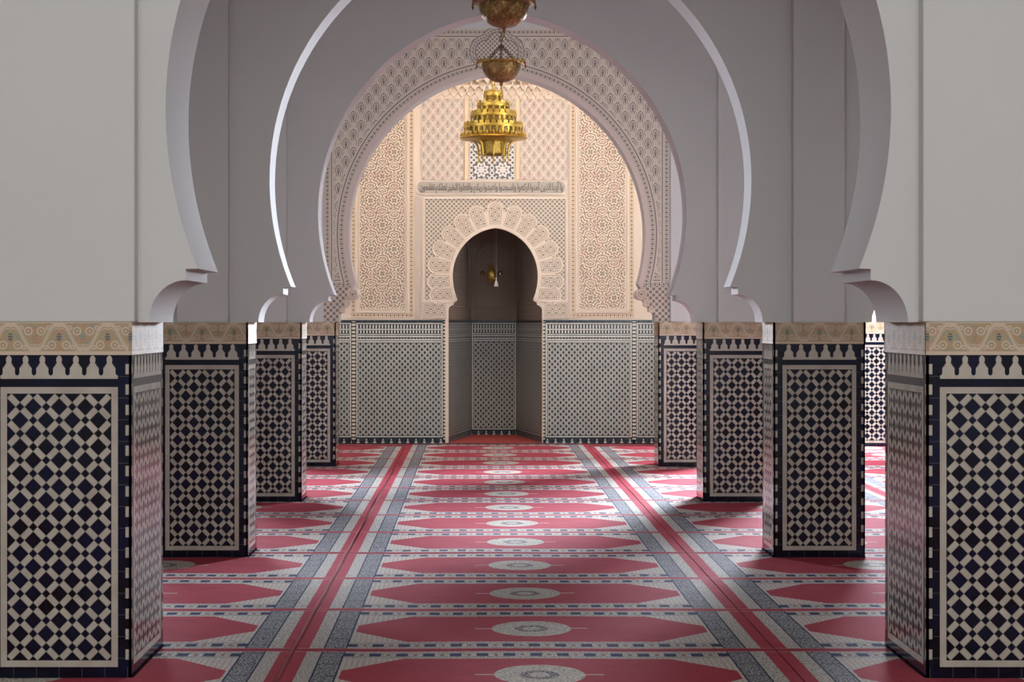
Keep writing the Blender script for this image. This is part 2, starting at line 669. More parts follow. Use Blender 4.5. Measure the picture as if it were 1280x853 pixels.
BRASS_OLD = brass_mat('aged_pierced_brass', (0.20, 0.11, 0.04), (0.40, 0.24, 0.08), 0.30, 75)
BRASS_RIM = brass_mat('brass_rim', (0.50, 0.34, 0.09), (0.66, 0.48, 0.14), 0.25)
GOLD = brass_mat('polished_gold_brass', (0.36, 0.22, 0.035), (0.62, 0.40, 0.08), 0.33)
GOLD_D = brass_mat('engraved_gold_brass', (0.26, 0.15, 0.03), (0.50, 0.32, 0.07), 0.38, 110)
BROWN_METAL = brass_mat('dark_brass_chain', (0.16, 0.10, 0.06), (0.28, 0.18, 0.10), 0.4)

# ------------------------------------------------------------------ building shell
CEIL = 6.2
HALF = 6.12
XL, XR = XC - HALF, XC + HALF
YW = 26.05            # face of the wall with the niche
YA = 25.30            # far wall of the aisles
YN = -1.2


def red_floor_mat():
    M = Mat('red_underlay')
    M.coords()
    c = M.mix(M.noise(5, 3), (0.20, 0.022, 0.03), (0.28, 0.04, 0.045))
    return M.finish(c, 0.95)


bm = bmesh.new(); box(bm, XL - 0.4, XR + 0.4, YN - 0.4, 28.6, -0.2, 0.0)
struct(link('floor', bm, red_floor_mat()))
bm = bmesh.new()
box(bm, XL - 0.4, XR + 0.4, YN - 0.4, 23.0, CEIL, CEIL + 0.2)
box(bm, XL - 0.4, XR + 0.4, 24.8, 28.6, CEIL, CEIL + 0.2)
box(bm, XL - 0.4, 3.8, 23.0, 24.8, CEIL, CEIL + 0.2)
box(bm, 5.6, XR + 0.4, 23.0, 24.8, CEIL, CEIL + 0.2)
struct(link('ceiling', bm, PLASTER))


def side_wall(name, x0, x1, holes):
    """wall along y between x0..x1 with rectangular openings (y0,y1,z0,z1)"""
    bm = bmesh.new()
    y = YN
    for (a, b, z0, z1) in sorted(holes):
        box(bm, x0, x1, y, a, 0, CEIL)
        if z0 > 0:
            box(bm, x0, x1, a, b, 0, z0)
        box(bm, x0, x1, a, b, z1, CEIL)
        y = b
    box(bm, x0, x1, y, 28.4, 0, CEIL)
    return struct(link(name, bm, PLASTER))


side_wall('wall_left', XL - 0.35, XL, [])
side_wall('wall_right', XR, XR + 0.35, [])
# unseen wall behind the camera; opening added high to keep tile reflections dark
bm = bmesh.new()
box(bm, XL, XC - 4.6, YN - 0.35, YN, 0, CEIL)
box(bm, XC + 4.6, XR, YN - 0.35, YN, 0, CEIL)
box(bm, XC - 4.6, XC + 4.6, YN - 0.35, YN, 5.95, CEIL)
box(bm, XC - 4.6, XC + 4.6, YN - 0.35, YN, 0, 3.4)
struct(link('wall_near', bm, PLASTER))


def frame_rect(bm, x0, x1, z0, z1, y0, y1, t):
    box(bm, x0, x0 + t, y0, y1, z0, z1)
    box(bm, x1 - t, x1, y0, y1, z0, z1)
    box(bm, x0 + t, x1 - t, y0, y1, z0, z0 + t)
    box(bm, x0 + t, x1 - t, y0, y1, z1 - t, z1)


# aisle far walls; the high windows are added to frame the daylight lamps
for k, (xa, xb, wa, wb) in enumerate(((2.62, XR, 3.75, 6.15), (XL, -2.12, -5.7, -3.5))):
    bm = bmesh.new()
    box(bm, xa, wa, YA, YA + 0.3, 0, CEIL)
    box(bm, wb, xb, YA, YA + 0.3, 0, CEIL)
    box(bm, wa, wb, YA, YA + 0.3, 0, 2.7)
    box(bm, wa, wb, YA, YA + 0.3, 4.8, CEIL)
    struct(link('wall_aisle_right' if k == 0 else 'wall_aisle_left', bm, PLASTER))
    bm = bmesh.new()
    frame_rect(bm, wa, wb, 2.7, 4.8, YA + 0.05, YA + 0.15, 0.05)
    struct(link('window_%d' % (k + 1), bm, PLASTER))
# returns between the aisle walls and the niche wall
for nm, x0, x1 in (('wall_return_right', 2.62, 2.72), ('wall_return_left', -2.22, -2.12)):
    bm = bmesh.new(); box(bm, x0, x1, YA + 0.3, YW + 0.3, 0, CEIL)
    struct(link(nm, bm, PLASTER))

# ------------------------------------------------------------------ arches
HW, ZC, RU, RL = 1.689, 2.65, 1.85, 1.95


def arch_half():
    """points of the right half of the opening from the bottom up to the crown (x relative to the nave centre)"""
    p = [(1.7675, 1.65)]
    for i in range(1, 13):                       # quarter round bracket
        a = PI / 2 * i / 12
        p.append((1.5945 + 0.173 * math.cos(a), 1.65 + 0.196 * math.sin(a)))
    p.append((1.5945, 1.898))
    for i in range(0, 13):                       # lower part, curving out
        z = 1.900 + (ZC - 1.900) * i / 12
        p.append((math.sqrt(RL ** 2 - (z - ZC) ** 2) - (RL - HW), z))
    e = RU - HW
    amax = math.acos(e / RU)
    for i in range(1, 31):
        a = amax * i / 30
        p.append((RU * math.cos(a) - e, ZC + RU * math.sin(a)))
    p[-1] = (0.0, p[-1][1])
    return p


AH = arch_half()


def arch_slab(bm, hr, y0, y1, top=CEIL - 0.002, outline=AH, hl=None):
    for sgn, hs in ((1, hr), (-1, hl or hr)):
        pts = [(sgn * hs, outline[0][1])] + [(sgn * x, z) for x, z in outline] + [(0, top), (sgn * hs, top)]
        prism(bm, pts, y0, y1)
    bmesh.ops.remove_doubles(bm, verts=bm.verts, dist=1e-5)
    # the faces where the halves meet are interior
    dead = [f for f in bm.faces if all(abs(v.co.x) < 1e-6 for v in f.verts)]
    bmesh.ops.delete(bm, geom=dead, context='FACES')


# row: front y, pier depth, pier width, slab front, slab back, half pilaster
ROWS = [(8.85, 0.89, 0.665, 8.94, 9.65, 0.3325),
        (13.38, 0.52, 0.637, 13.46, 13.82, 0.180),
        (17.52, 0.52, 0.637, 17.60, 17.96, 0.180),
        (21.80, 0.50, 0.637, 21.88, 22.22, 0.180)]
AP = 4.30
place = ['nearest', 'second', 'third', 'farthest']
arch_sp = [None, None, None, None]

ROW4 = [(1.80, 1.65)]
# stepped, scrolled corbels of the carved arch
for (x, z) in ((1.80, 1.74), (1.775, 1.765), (1.745, 1.77), (1.745, 1.81), (1.73, 1.835), (1.695, 1.84), (1.690, 1.875),
               (1.675, 1.90), (1.640, 1.905)):
    ROW4.append((x, z))
for i in range(0, 9):
    a = -PI / 2 - PI * i / 8
    ROW4.append((1.640 + 0.06 * math.cos(a), 1.968 + 0.063 * math.sin(a)))
ROW4 += [(x, z) for x, z in AH if z > 2.06]

for r, (y, dep, wid, ys0, ys1, hp) in enumerate(ROWS):
    for b, bx in enumerate((0, -AP, AP)):
        cx = XC + bx
        hs0 = AP / 2 - hp
        bm = bmesh.new()
        arch_slab(bm, hs0 if b < 2 else HALF - AP - 0.004, ys0, ys1, outline=ROW4 if (r == 3 and b == 0) else AH, hl=HALF - AP - 0.004 if b == 1 else hs0)
        if b == 0:
            lab = ['nearest white horseshoe arch, the widest in view and cut off by the top edge',
                   'second white horseshoe arch from the camera, with bright bluish edges to its opening',
                   'third white horseshoe arch, its crown just above the hanging bowls',
                   'carved stucco horseshoe arch closest to the prayer niche'][r]
        else:
            side = 'left' if b == 1 else 'right'
            lab = 'plain white arch across the %s aisle in line with the %s nave arch' % (side, place[r])
        root = thing('horseshoe_arch', lab, 'arch', (cx, 0, 0), 'rows of horseshoe arches')
        link('arch_wall', bm, PLASTER, root, smooth=30)
        if r == 3 and b == 0:
            arch4 = root

# carved face of the fourth arch


def arch_face_mat():
    M = Mat('carved_arch_face')
    u, _, v = M.coords()
    au = u.abs()
    eU, eL = RU - HW, RL - HW
    dU = hyp(au + eU, v - ZC) - RU
    dL = hyp(au + eL, v - ZC) - RL
    up = v > ZC
    d = dU * up + dL * (1.0 - up)
    ang = (v - ZC).atan2(au + 0.16) * 1.8
    field = arches_f(0.172, 0.205)(M, u, v)
    lat = diaper_f(0.07)(M, u, v)
    low = v < 2.10
    field = field * (1.0 - low) + lat * low
    # frame
    fu = 1.966 - au
    fv = 4.99 - v
    fr = fu.min(fv)
    s_ = v * (fu < fv) + u * (1.0 - (fu < fv))
    g1 = 1.0 - guil(M, s_, fr - 0.035, 0.045, 0.05)
    g2 = 1.0 - guil(M, ang, d - 0.085, 0.045, 0.05)
    zone_f = fr < 0.058
    zone_l = fr.between(0.058, 0.105)
    lf = 1.0 - ((fr - 0.082).abs() < 0.006)
    zone_i = d < 0.062
    zone_g = d.between(0.062, 0.108)
    zone_d = d.between(0.108, 0.155)
    ld = 1.0 - ((d - 0.128).abs() < 0.007)
    up2 = v > 2.10
    # horizontal border under the field
    hb = v.between(2.06, 2.105)
    g3 = 1.0 - guil(M, u, v - 2.082, 0.045, 0.05)
    hl = v.between(2.105, 2.15)
    l3 = 1.0 - ((v - 2.128).abs() < 0.006)

    def sel(z, a, b): return a * z + b * (1.0 - z)
    m = field
    m = sel(hl, l3, m); m = sel(hb, g3, m)
    m = sel(zone_l * up2, lf, m); m = sel(zone_f * up2, g1, m)
    m = sel(zone_d * up2, ld, m); m = sel(zone_g * up2, g2, m)
    # trefoil medallion over the crown
    c1 = hyp(au - 0.115, v - 4.735) - 0.125
    c2 = hyp(u, v - 4.845) - 0.105
    c3 = hyp(u, v - 4.66) - 0.12
    cm = c1.min(c2).min(c3)
    gm = 1.0 - guil(M, v.atan2(u) * 0.0 + u + v, cm - 0.035, 0.045, 0.05)
    m = sel(cm < 0.075, 1.0 - (((cm - 0.068).abs() < 0.006) + ((cm - 0.006).abs() < 0.006)), m)
    m = sel(cm.between(0.012, 0.058), gm, m)
    m = sel(cm < 0.0, diaper_f(0.05)(M, u, v), m)
    m = sel(zone_i * (v > 2.0), m * 0 + 1.0, m)
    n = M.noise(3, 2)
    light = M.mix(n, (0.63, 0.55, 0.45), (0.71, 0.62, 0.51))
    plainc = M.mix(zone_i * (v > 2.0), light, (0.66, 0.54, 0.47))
    c = M.mix(m, (0.24, 0.20, 0.175), plainc)  # dark ground colour includes painted shade of the carved recesses
    return M.finish(c, 0.75, bump=m + M.noise(50, 2) * 0.15, dist=0.014, strength=0.7)


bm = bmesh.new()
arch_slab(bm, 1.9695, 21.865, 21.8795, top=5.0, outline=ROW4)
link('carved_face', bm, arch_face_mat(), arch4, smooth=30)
# little volutes at the tips
for sg in (-1, 1):
    bm = bmesh.new()
    for k, (vx, vz, vr) in enumerate(((1.645, 1.968, 0.052), (1.70, 1.865, 0.03), (1.76, 1.79, 0.025))):
        torus(bm, vr, 0.014, 'y', (sg * vx, 21.86, vz), 16, 6)
        torus(bm, vr * 0.45, 0.010, 'y', (sg * vx, 21.86, vz), 12, 6)
    link('corbel_scroll', bm, M_PLAIN, arch4, smooth=50)

# ------------------------------------------------------------------ piers
MATS = {}


def dm(W):
    k = round(W, 3)
    if k not in MATS:
        MATS[k] = dado_mat('diamond_zellige_%d' % int(k * 1000), W)
    return MATS[k]


def merlon_outline(cx, z0, p, h):
    q = p / 2
    pr = [(0.99, 0), (0.99, 0.14), (0.80, 0.17), (0.72, 0.25), (0.72, 0.48), (0.58, 0.48), (0.58, 0.55), (0.42, 0.55), (0.42, 0.64),
          (0.28, 0.64), (0.28, 0.70), (0.33, 0.76), (0.33, 0.88), (0.20, 0.95), (0.05, 1.0)]
    R = [(cx + q * a, z0 + h * b) for a, b in pr]
    L = [(cx - q * a, z0 + h * b) for a, b in pr[::-1]]
    return R + L


def dado_face(parent, W, loc, rz):
    """one clad face: tile panel + merlon row + carved frieze; local x centred, faces -y"""
    bm = bmesh.new()
    box(bm, -W / 2, W / 2, 0, 0.012, 0, 1.499)
    link('tile_panel', bm, dm(W), parent, loc, rz)
    bm = bmesh.new()
    n = max(1, round((W - 0.124) / 0.083))
    p = (W - 0.124) / n
    for i in range(n):
        prism(bm, merlon_outline(-(W - 0.124) / 2 + p * (i + 0.5), 1.389, p, 0.108), -0.0025, 0.0)
    link('merlon_row', bm, CREAM_T, parent, loc, rz)
    bm = bmesh.new()
    box(bm, -W / 2 - 0.004, W / 2 + 0.004, -0.004, 0.012, 1.499, 1.65)
    link('carved_frieze', bm, FRIEZE, parent, loc, rz)


def pier(x, y, dep, wid, hp, label):
    root = thing('tiled_pier', label, 'pillar', (x, y, 0), 'tiled piers carrying the arches')
    bm = bmesh.new()
    box(bm, -wid / 2 + 0.012, wid / 2 - 0.012, 0.012, dep - 0.012, 0, 1.65)
    link('core', bm, PLASTER, root)
    dado_face(root, wid, (0, 0, 0), 0)
    dado_face(root, wid, (0, dep, 0), PI)
    dado_face(root, dep - 0.0, (-wid / 2, dep / 2, 0), -PI / 2)
    dado_face(root, dep - 0.0, (wid / 2, dep / 2, 0), PI / 2)
    bm = bmesh.new()
    box(bm, -hp, hp, 0.0, dep, 1.65, CEIL - 0.002)
    link('plaster_shaft', bm, PLASTER, root, bevel=0.008)
    return root


ptxt = {(0, -1): 'nearest tiled pier on the left, cut off by the photo edge',
        (0, 1): 'nearest tiled pier on the right, cut off by the photo edge',
        (1, -1): 'second tiled pier on the left, whole diamond panel in shade',
        (1, 1): 'second tiled pier on the right, casting a long shadow over the rugs',
        (2, -1): 'third tiled pier on the left, half hidden behind the second',
        (2, 1): 'third tiled pier on the right, half hidden behind the second',
        (3, -1): 'farthest tiled pier on the left, under the carved stucco arch',
        (3, 1): 'farthest tiled pier on the right, under the carved stucco arch'}
for r, (y, dep, wid, ys0, ys1, hp) in enumerate(ROWS):
    for s in (-1, 1):
        cx = XC + s * (1.8325 + wid / 2)
        root = pier(cx, y, dep, wid, 0.01, ptxt[(r, s)])
        # the shaft is centred on the arch grid
        sh = [c for c in root.children if c.name.startswith('plaster_shaft')][0]
        me = sh.data
        off = XC + s * AP / 2 - cx
        for v in me.vertices:
            v.co.x = off + (hp if v.co.x > 0 else -hp)

# ------------------------------------------------------------------ aisle far-wall dado
for (xa, xb, side) in ((2.74, XR - 0.01, 'right'), (XL + 0.01, -2.24, 'left')):
    W = xb - xa
    root = thing('wall_dado', 'diamond-tiled dado on the far wall of the %s aisle' % side, 'tiled dado', ((xa + xb) / 2, YA - 0.014, 0), 'aisle wall dados')
    dado_face(root, round(W, 3), (0, 0, 0), 0)

# ------------------------------------------------------------------ wall with the prayer niche
K = 92.13
def PX(x): return (x - 594) / K
def PZ(y): return 1.65 + (403 - y) / K


NX = XC + 0.025        # niche centre
NHW, NZC, NRU, NRL = 0.577, 2.28, 0.6547, 0.827


def niche_half():
    p = [(0.635, 0.0), (0.635, 1.81)]
    for i in range(1, 7):
        a = PI / 2 * i / 6
        p.append((0.565 + 0.07 * math.cos(a), 1.81 + 0.075 * math.sin(a)))
    p += [(0.565, 1.915), (0.515, 1.945)]
    for i in range(1, 11):
        z = 1.954 + (NZC - 1.954) * i / 10
        p.append((math.sqrt(NRL ** 2 - (z - NZC) ** 2) - (NRL - NHW), z))
    e = NRU - NHW
    am = math.acos(e / NRU)
    for i in range(1, 19):
        a = am * i / 18
        p.append((NRU * math.cos(a) - e, NZC + NRU * math.sin(a)))
    p[-1] = (0.0, p[-1][1])
    return p


NH = niche_half()
bm = bmesh.new()
xa, xb = -2.22 - NX, 2.72 - NX
for s, hs in ((1, xb), (-1, -xa)):
    pts = [(s * hs, 0)] + [(s * x, z) for x, z in NH] + [(0, CEIL), (s * hs, CEIL)]
    prism(bm, pts, 0, 0.12)
bmesh.ops.remove_doubles(bm, verts=bm.verts, dist=1e-5)
dead = [f for f in bm.faces if all(abs(v.co.x) < 1e-6 for v in f.verts)]
bmesh.ops.delete(bm, geom=dead, context='FACES')
struct(link('wall_far', bm, M_PLAIN, loc=(NX, YW, 0), smooth=30))

mih = thing('mihrab', 'shadowed horseshoe prayer niche in the middle of the far wall', 'prayer niche', (NX, YW, 0))


def plate(name, x0, x1, z0, z1, mat, parent, t=0.02, y=0.0, origin=None, bevel=None):
    """flat slab on the niche wall; x in world metres, origin of local coords at the slab's middle foot"""
    cx = (x0 + x1) / 2
    bm = bmesh.new()
    ox = cx if origin is None else origin
    box(bm, x0 - ox, x1 - ox, -t, 0, z0, z1)
    px, py = (parent.location.x, parent.location.y) if parent else (0, 0)
    return link(name, bm, mat, parent, (ox - px, YW + y - py, 0), bevel=bevel)


# spandrel panel with diaper carving around the arch (hole cut by outline)
OUTR = []


def offset_curve(d, zmin=1.955):
    """points at distance d outside the niche arch, right half, bottom to top"""
    p = []
    for i in range(0, 13):
        z = zmin + (NZC - zmin) * i / 12
        r = NRL + d
        p.append((math.sqrt(r * r - (z - NZC) ** 2) - (NRL - NHW), z))
    e = NRU - NHW
    r = NRU + d
    am = math.acos(e / r)
    for i in range(1, 25):
        a = am * i / 24
        p.append((r * math.cos(a) - e, NZC + r * math.sin(a)))
    p[-1] = (0.0, p[-1][1])
    return p


def half_plates(bm, inner, outer_pts, y0, y1):
    for s in (1, -1):
        prism(bm, [(s * x, z) for x, z in inner + outer_pts], y0, y1)
    bmesh.ops.remove_doubles(bm, verts=bm.verts, dist=1e-5)
    dead = [f for f in bm.faces if all(abs(v.co.x) < 1e-6 for v in f.verts)]
    bmesh.ops.delete(bm, geom=dead, context='FACES')


SX = 0.955
bm = bmesh.new()
half_plates(bm, offset_curve(0.02), [(0, PZ(249)), (SX, PZ(249)), (SX, 1.955)], -0.012, 0)
link('spandrel', bm, M_DIAPER, mih)
bm = bmesh.new()
half_plates(bm, offset_curve(0.0), offset_curve(0.035)[::-1], -0.035, 0)
link('arch_lip', bm, M_PLAIN, mih, smooth=40)
# frame around the spandrel
bm = bmesh.new()
frame_rect(bm, -SX - 0.03, SX + 0.03, 1.925, PZ(246), -0.03, -0.002, 0.03)
o = link('spandrel_frame', bm, M_PLAIN, mih)
# remove the part of the lower bar crossing the opening
me = o.data
bm = bmesh.new()
box(bm, -SX - 0.03, -SX, -0.03, -0.012, 1.925, PZ(246))
box(bm, SX, SX + 0.03, -0.03, -0.012, 1.925, PZ(246))
box(bm, -SX, SX, -0.03, -0.012, PZ(249), PZ(246))
box(bm, -SX, -0.575, -0.03, 0, 1.925, 1.955)
box(bm, 0.575, SX, -0.03, 0, 1.925, 1.955)
bm.to_mesh(me); bm.free()

# shell lobes
bm = bmesh.new()
half_plates(bm, offset_curve(0.03), offset_curve(0.235)[::-1], -0.0125, -0.0115)
link('lobe_backing', bm, M_PLAIN, mih)
base = offset_curve(0.035)
full = [(x, z) for x, z in base] + [(-x, z) for x, z in base[-2::-1]]
cum = [0]
for a, b in zip(full, full[1:]):
    cum.append(cum[-1] + math.dist(a, b))


def along(s):
    s = max(0, min(cum[-1] - 1e-6, s))
    for i in range(len(cum) - 1):
        if cum[i + 1] >= s:
            f = (s - cum[i]) / (cum[i + 1] - cum[i])
            a, b = full[i], full[i + 1]
            p = (a[0] + (b[0] - a[0]) * f, a[1] + (b[1] - a[1]) * f)
            t = ((b[0] - a[0]), (b[1] - a[1]))
            L = math.hypot(*t)
            return p, (t[0] / L, t[1] / L), (t[1] / L, -t[0] / L)


NL = 15
step = cum[-1] / NL
for i in range(NL):
    p, t, n = along(step * (i + 0.5))
    if i == NL // 2:
        t, n = (-1.0, 0.0), (0.0, 1.0)
    if i in (0, NL - 1):
        n = (1.0 if i == 0 else -1.0, -0.14)
        L = math.hypot(*n); n = (n[0] / L, n[1] / L)
        t = (-n[1], n[0])

    def P(a, b):
        return (p[0] + t[0] * a + n[0] * b, p[1] + t[1] * a + n[1] * b)
    w0, w1, Ln = step * 0.56, 0.106, 0.330

    def lobe(g):
        pts = [P(-w0 * 0.8 + g * 0.6, 0.0 + g)]
        hc = Ln - w1
        for k in range(0, 15):
            a = -PI * 0.08 + (PI * 1.16) * k / 14
            pts.append(P(-(w1 - g) * math.cos(a), hc - 0.02 + (w1 - g) * math.sin(a)))
        pts.append(P(w0 * 0.8 - g * 0.6, 0.0 + g))
        return pts
    bm = bmesh.new()
    prism(bm, lobe(0.0), -0.022 - 0.0012 * (i % 2), -0.0121)
    lb = link('shell_lobe', bm, M_PLAIN, mih)
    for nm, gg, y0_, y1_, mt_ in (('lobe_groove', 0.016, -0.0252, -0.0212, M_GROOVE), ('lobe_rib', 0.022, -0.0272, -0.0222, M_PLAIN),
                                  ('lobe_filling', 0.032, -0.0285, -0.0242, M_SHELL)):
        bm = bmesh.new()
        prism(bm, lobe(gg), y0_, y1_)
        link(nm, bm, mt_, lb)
    bm = bmesh.new()
    q = [Vector((x, -0.022, z)) for x, z in lobe(-0.004)[3:-3]]
    tube(bm, q, 0.011, 6)
    link('lobe_edge', bm, M_PLAIN, lb)

# impost panels either side of the opening
GUH = guil_mat('guilloche_horizontal', 0.05, False)
for s in (-1, 1):
    a, b = sorted((NX + s * 0.665, NX + s * 0.985))
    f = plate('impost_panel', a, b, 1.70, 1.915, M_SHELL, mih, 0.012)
    bm = bmesh.new()
    w2 = (b - a) / 2
    frame_rect(bm, -w2, w2, 1.70, 1.915, -0.024, -0.012, 0.03)
    link('panel_border', bm, M_FINE, f)

# niche interior
NB = [(-0.645, 0.12), (-0.33, 1.9), (0.33, 1.9), (0.645, 0.12)]


def niche_shade_stucco():
    return stucco_base('stucco_painted_shade', (0.36, 0.26, 0.20), (0.13, 0.10, 0.08), sebka_f(0.11, 0.16, 1.1, 0.4))  # cream stucco turned brown: the niche's shade is put into the colour


BR = niche_shade_stucco()
BRP = stucco_base('rib_stucco_painted_shade', (0.30, 0.22, 0.17), (0.14, 0.10, 0.08), lambda M, u, v: u * 0 + 1.0)  # same painted niche shade for the mouldings
for i, (a, b) in enumerate(zip(NB, NB[1:])):
    mx, my = (a[0] + b[0]) / 2, (a[1] + b[1]) / 2
    L = math.dist(a, b)
    rz = math.atan2(b[1] - a[1], b[0] - a[0])
    bm = bmesh.new()
    box(bm, -L / 2, L / 2, 0, 0.012, 0, 1.68)
    link('niche_dado', bm, fine_zellige_mat('fine_zellige_niche', L), mih, (mx, my, 0), rz)
    bm = bmesh.new()
    box(bm, -L / 2 - 0.02, L / 2 + 0.02, 0.0, 0.05, 1.68, 3.3)
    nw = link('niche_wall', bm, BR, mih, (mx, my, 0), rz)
    # blind arched frame
    hw = L / 2 - (0.05 if i == 1 else 0.2)
    pts = [Vector((-hw, -0.005, 1.86))]
    pts.append(Vector((-hw, -0.005, 2.45)))
    for k in range(1, 12):
        an = PI * k / 12
        pts.append(Vector((-hw * math.cos(an), -0.005, 2.45 + hw * 1.25 * math.sin(an))))
    pts += [Vector((hw, -0.005, 2.45)), Vector((hw, -0.005, 1.86)), Vector((-hw, -0.005, 1.86))]
    bm = bmesh.new(); tube(bm, pts, 0.014, 6)
    link('blind_arch_moulding', bm, BRP, nw)
bm = bmesh.new()
v = [bm.verts.new((x, y, 3.3)) for x, y in ((-0.7, 0.0), (-0.7, 2.0), (0.7, 2.0), (0.7, 0.0))]
c = bm.verts.new((0, 0.7, 4.0))
for a, b in zip(v, v[1:] + v[:1]):
    bm.faces.new([a, b, c])
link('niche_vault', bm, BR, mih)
# backing so no light leaks in behind the niche
bm = bmesh.new()
box(bm, -0.9, -0.75, 0.12, 2.3, 0, 4.1); box(bm, 0.75, 0.9, 0.12, 2.3, 0, 4.1)
box(bm, -0.9, 0.9, 2.1, 2.3, 0, 4.1); box(bm, -0.9, 0.9, 0.12, 2.3, 4.0, 4.1)
link('niche_shell', bm, PLASTER, mih)

# dado panels on the wall
dp = [(422.5, 441.0, 'narrow strip of fine zellige on the wall at the far left edge', 0),
      (443.5, 555.5, 'wide fine zellige panel on the wall left of the niche', 1),
      (680.0, 791.5, 'wide fine zellige panel on the wall right of the niche', 1),
      (793.5, 820.0, 'narrow strip of fine zellige on the wall at the far right edge', 0)]
for (x0, x1, lab, big) in dp:
    a, b = PX(x0), PX(x1)
    if not big:
        if x0 < 500:
            a = -2.12
        else:
            b = 2.62
    W = b - a
    root = thing('zellige_panel', lab, 'tile panel', ((a + b) / 2, YW - 0.003, 0), 'fine zellige dado panels')
    bm = bmesh.new(); box(bm, -W / 2 + 0.012, W / 2 - 0.012, -0.02, 0, 0, 1.68)
    link('tile_field', bm, fine_zellige_mat('fine_zellige_%d' % int(x0), W - 0.024), root)
    for s in (-1, 1):
        bm = bmesh.new(); box(bm, s * (W / 2) - 0.012, s * (W / 2) + 0.012, -0.03, 0, 0, 1.68)
        link('beaded_edge', bm, BEAD, root)

# carved panels left and right of the niche
GUV = guil_mat('guilloche_vertical', 0.05, True)


def star_panel(x0, x1, label):
    a, b = PX(x0), PX(x1)
    z0, z1 = PZ(391), 5.05
    root = thing('stucco_relief', label, 'wall relief', ((a + b) / 2, YW, 0), 'tall rosette-carved stucco panels')
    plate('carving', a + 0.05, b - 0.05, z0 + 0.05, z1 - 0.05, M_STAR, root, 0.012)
    for nm, t, d, m in (('frame', 0.028, 0.03, M_PLAIN), ('inner_frame', 0.014, 0.022, M_PLAIN)):
        bm = bmesh.new()
        h = (b - a) / 2 - (0.0 if nm == 'frame' else 0.038)
        k = 0.0 if nm == 'frame' else 0.038
        frame_rect(bm, -h, h, z0 + k, z1 - k, -d, 0, t)
        link(nm, bm, m, root)
    for s in (-1, 1):
        bm = bmesh.new(); box(bm, -0.035, 0.035, -0.014, 0, z0, z1)
        link('guilloche_band', bm, GUV, root, (s * ((b - a) / 2 + 0.036), 0, 0))
    bm = bmesh.new(); box(bm, -(b - a) / 2 - 0.07, (b - a) / 2 + 0.07, -0.014, 0, -0.035, 0.035)
    link('guilloche_band', bm, GUH, root, (0, 0, z0 - 0.037))
    return root


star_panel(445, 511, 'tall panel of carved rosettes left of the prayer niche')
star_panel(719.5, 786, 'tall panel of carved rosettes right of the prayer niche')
for (x0, x1, sd) in ((518.5, 525.3, 'left'), (710.2, 712.8, 'right')):
    r_ = thing('carved_border', 'narrow finely carved stucco strip %s of the niche surround' % sd, 'carved border', ((PX(x0) + PX(x1)) / 2, YW, 0), 'fine vertical border strips')
    plate('lattice_strip', PX(x0), PX(x1), 1.69, PZ(245) if x0 < 600 else 4.6, M_FINE, r_, 0.016)

# upper field: two scroll panels, ochre strips and pierced window
for (x0, x1, sd) in ((527, 580, 'left'), (650, 709, 'right')):
    root = thing('scroll_relief', 'carved scrollwork panel above the inscription, %s of the pierced window' % sd, 'wall relief', ((PX(x0) + PX(x1)) / 2, YW - 0.003, 0), 'scroll-carved stucco panels')
    plate('carving', PX(x0), PX(x1), PZ(225), PZ(124), M_SEBKA, root, 0.014, -0.003)
    ex = x1 + 2.8 if sd == 'left' else x0 - 2.8
    plate('ochre_strip', PX(ex - 2.2), PX(ex + 2.2), PZ(225), PZ(124), M_OCHRE, root, 0.024, -0.003)
win = thing('pierced_window', 'pierced gypsum window with star tracery behind the gold chandelier', 'window screen', ((PX(587) + PX(643)) / 2, YW, 0))
plate('tracery', PX(587), PX(643), PZ(225), PZ(150), M_GYP, win, 0.012)
plate('carved_lintel', PX(587), PX(643), PZ(150), PZ(124), M_SEBKA, win, 0.016)

# muqarnas cornice
mq = thing('muqarnas_cornice', 'stepped stucco honeycomb cornice high on the wall above the chandelier', 'cornice', (NX, YW, 0))
MQ1 = PLASTER
for tier in range(4):
    bm = bmesh.new()
    z = PZ(124) + tier * 0.095
    n = 18
    wv = 0.112
    for i in range(n):
        cx = (i - n / 2 + 0.5) * wv + (wv / 2 if tier % 2 else 0)
        pts = [(cx - wv / 2 + 0.002, z + 0.092), (cx - wv / 2 + 0.002, z + 0.035)]
        for k in range(0, 9):
            a = PI * k / 8
            pts.append((cx - (wv * 0.30) * math.cos(a), z + 0.028 + 0.04 * math.sin(a)))
        pts += [(cx + wv / 2 - 0.002, z + 0.035), (cx + wv / 2 - 0.002, z + 0.092)]
        prism(bm, pts, -0.03 - tier * 0.028, -0.0)
        box(bm, cx - wv / 2, cx - wv * 0.34, -0.045 - tier * 0.028, -0.0, z - 0.01, z + 0.036)
    link('honeycomb_tier', bm, M_PLAIN, mq, smooth=40)
# pointed palmettes between the tiers
bm = bmesh.new()
for i in range(-4, 5):
    cx = i * 0.235
    z = PZ(124) + 0.22
    for s in (-1, 1):
        pts = [Vector((cx + s * 0.008, -0.13, z)), Vector((cx + s * 0.05, -0.13, z + 0.09)), Vector((cx + s * 0.06, -0.135, z + 0.13)), Vector((cx + s * 0.11, -0.135, z + 0.17))]
        tube(bm, pts, [0.014, 0.018, 0.014, 0.008], 6)
link('palmette_row', bm, M_OCHRE, mq, smooth=50)

# inscription band
ins = thing('inscription_panel', 'long rounded panel with grey Arabic calligraphy above the niche', 'inscription', (PX(614), YW, 0))
iw = (PX(708) - PX(520)) / 2
zi0, zi1 = PZ(243.5), PZ(225.8)


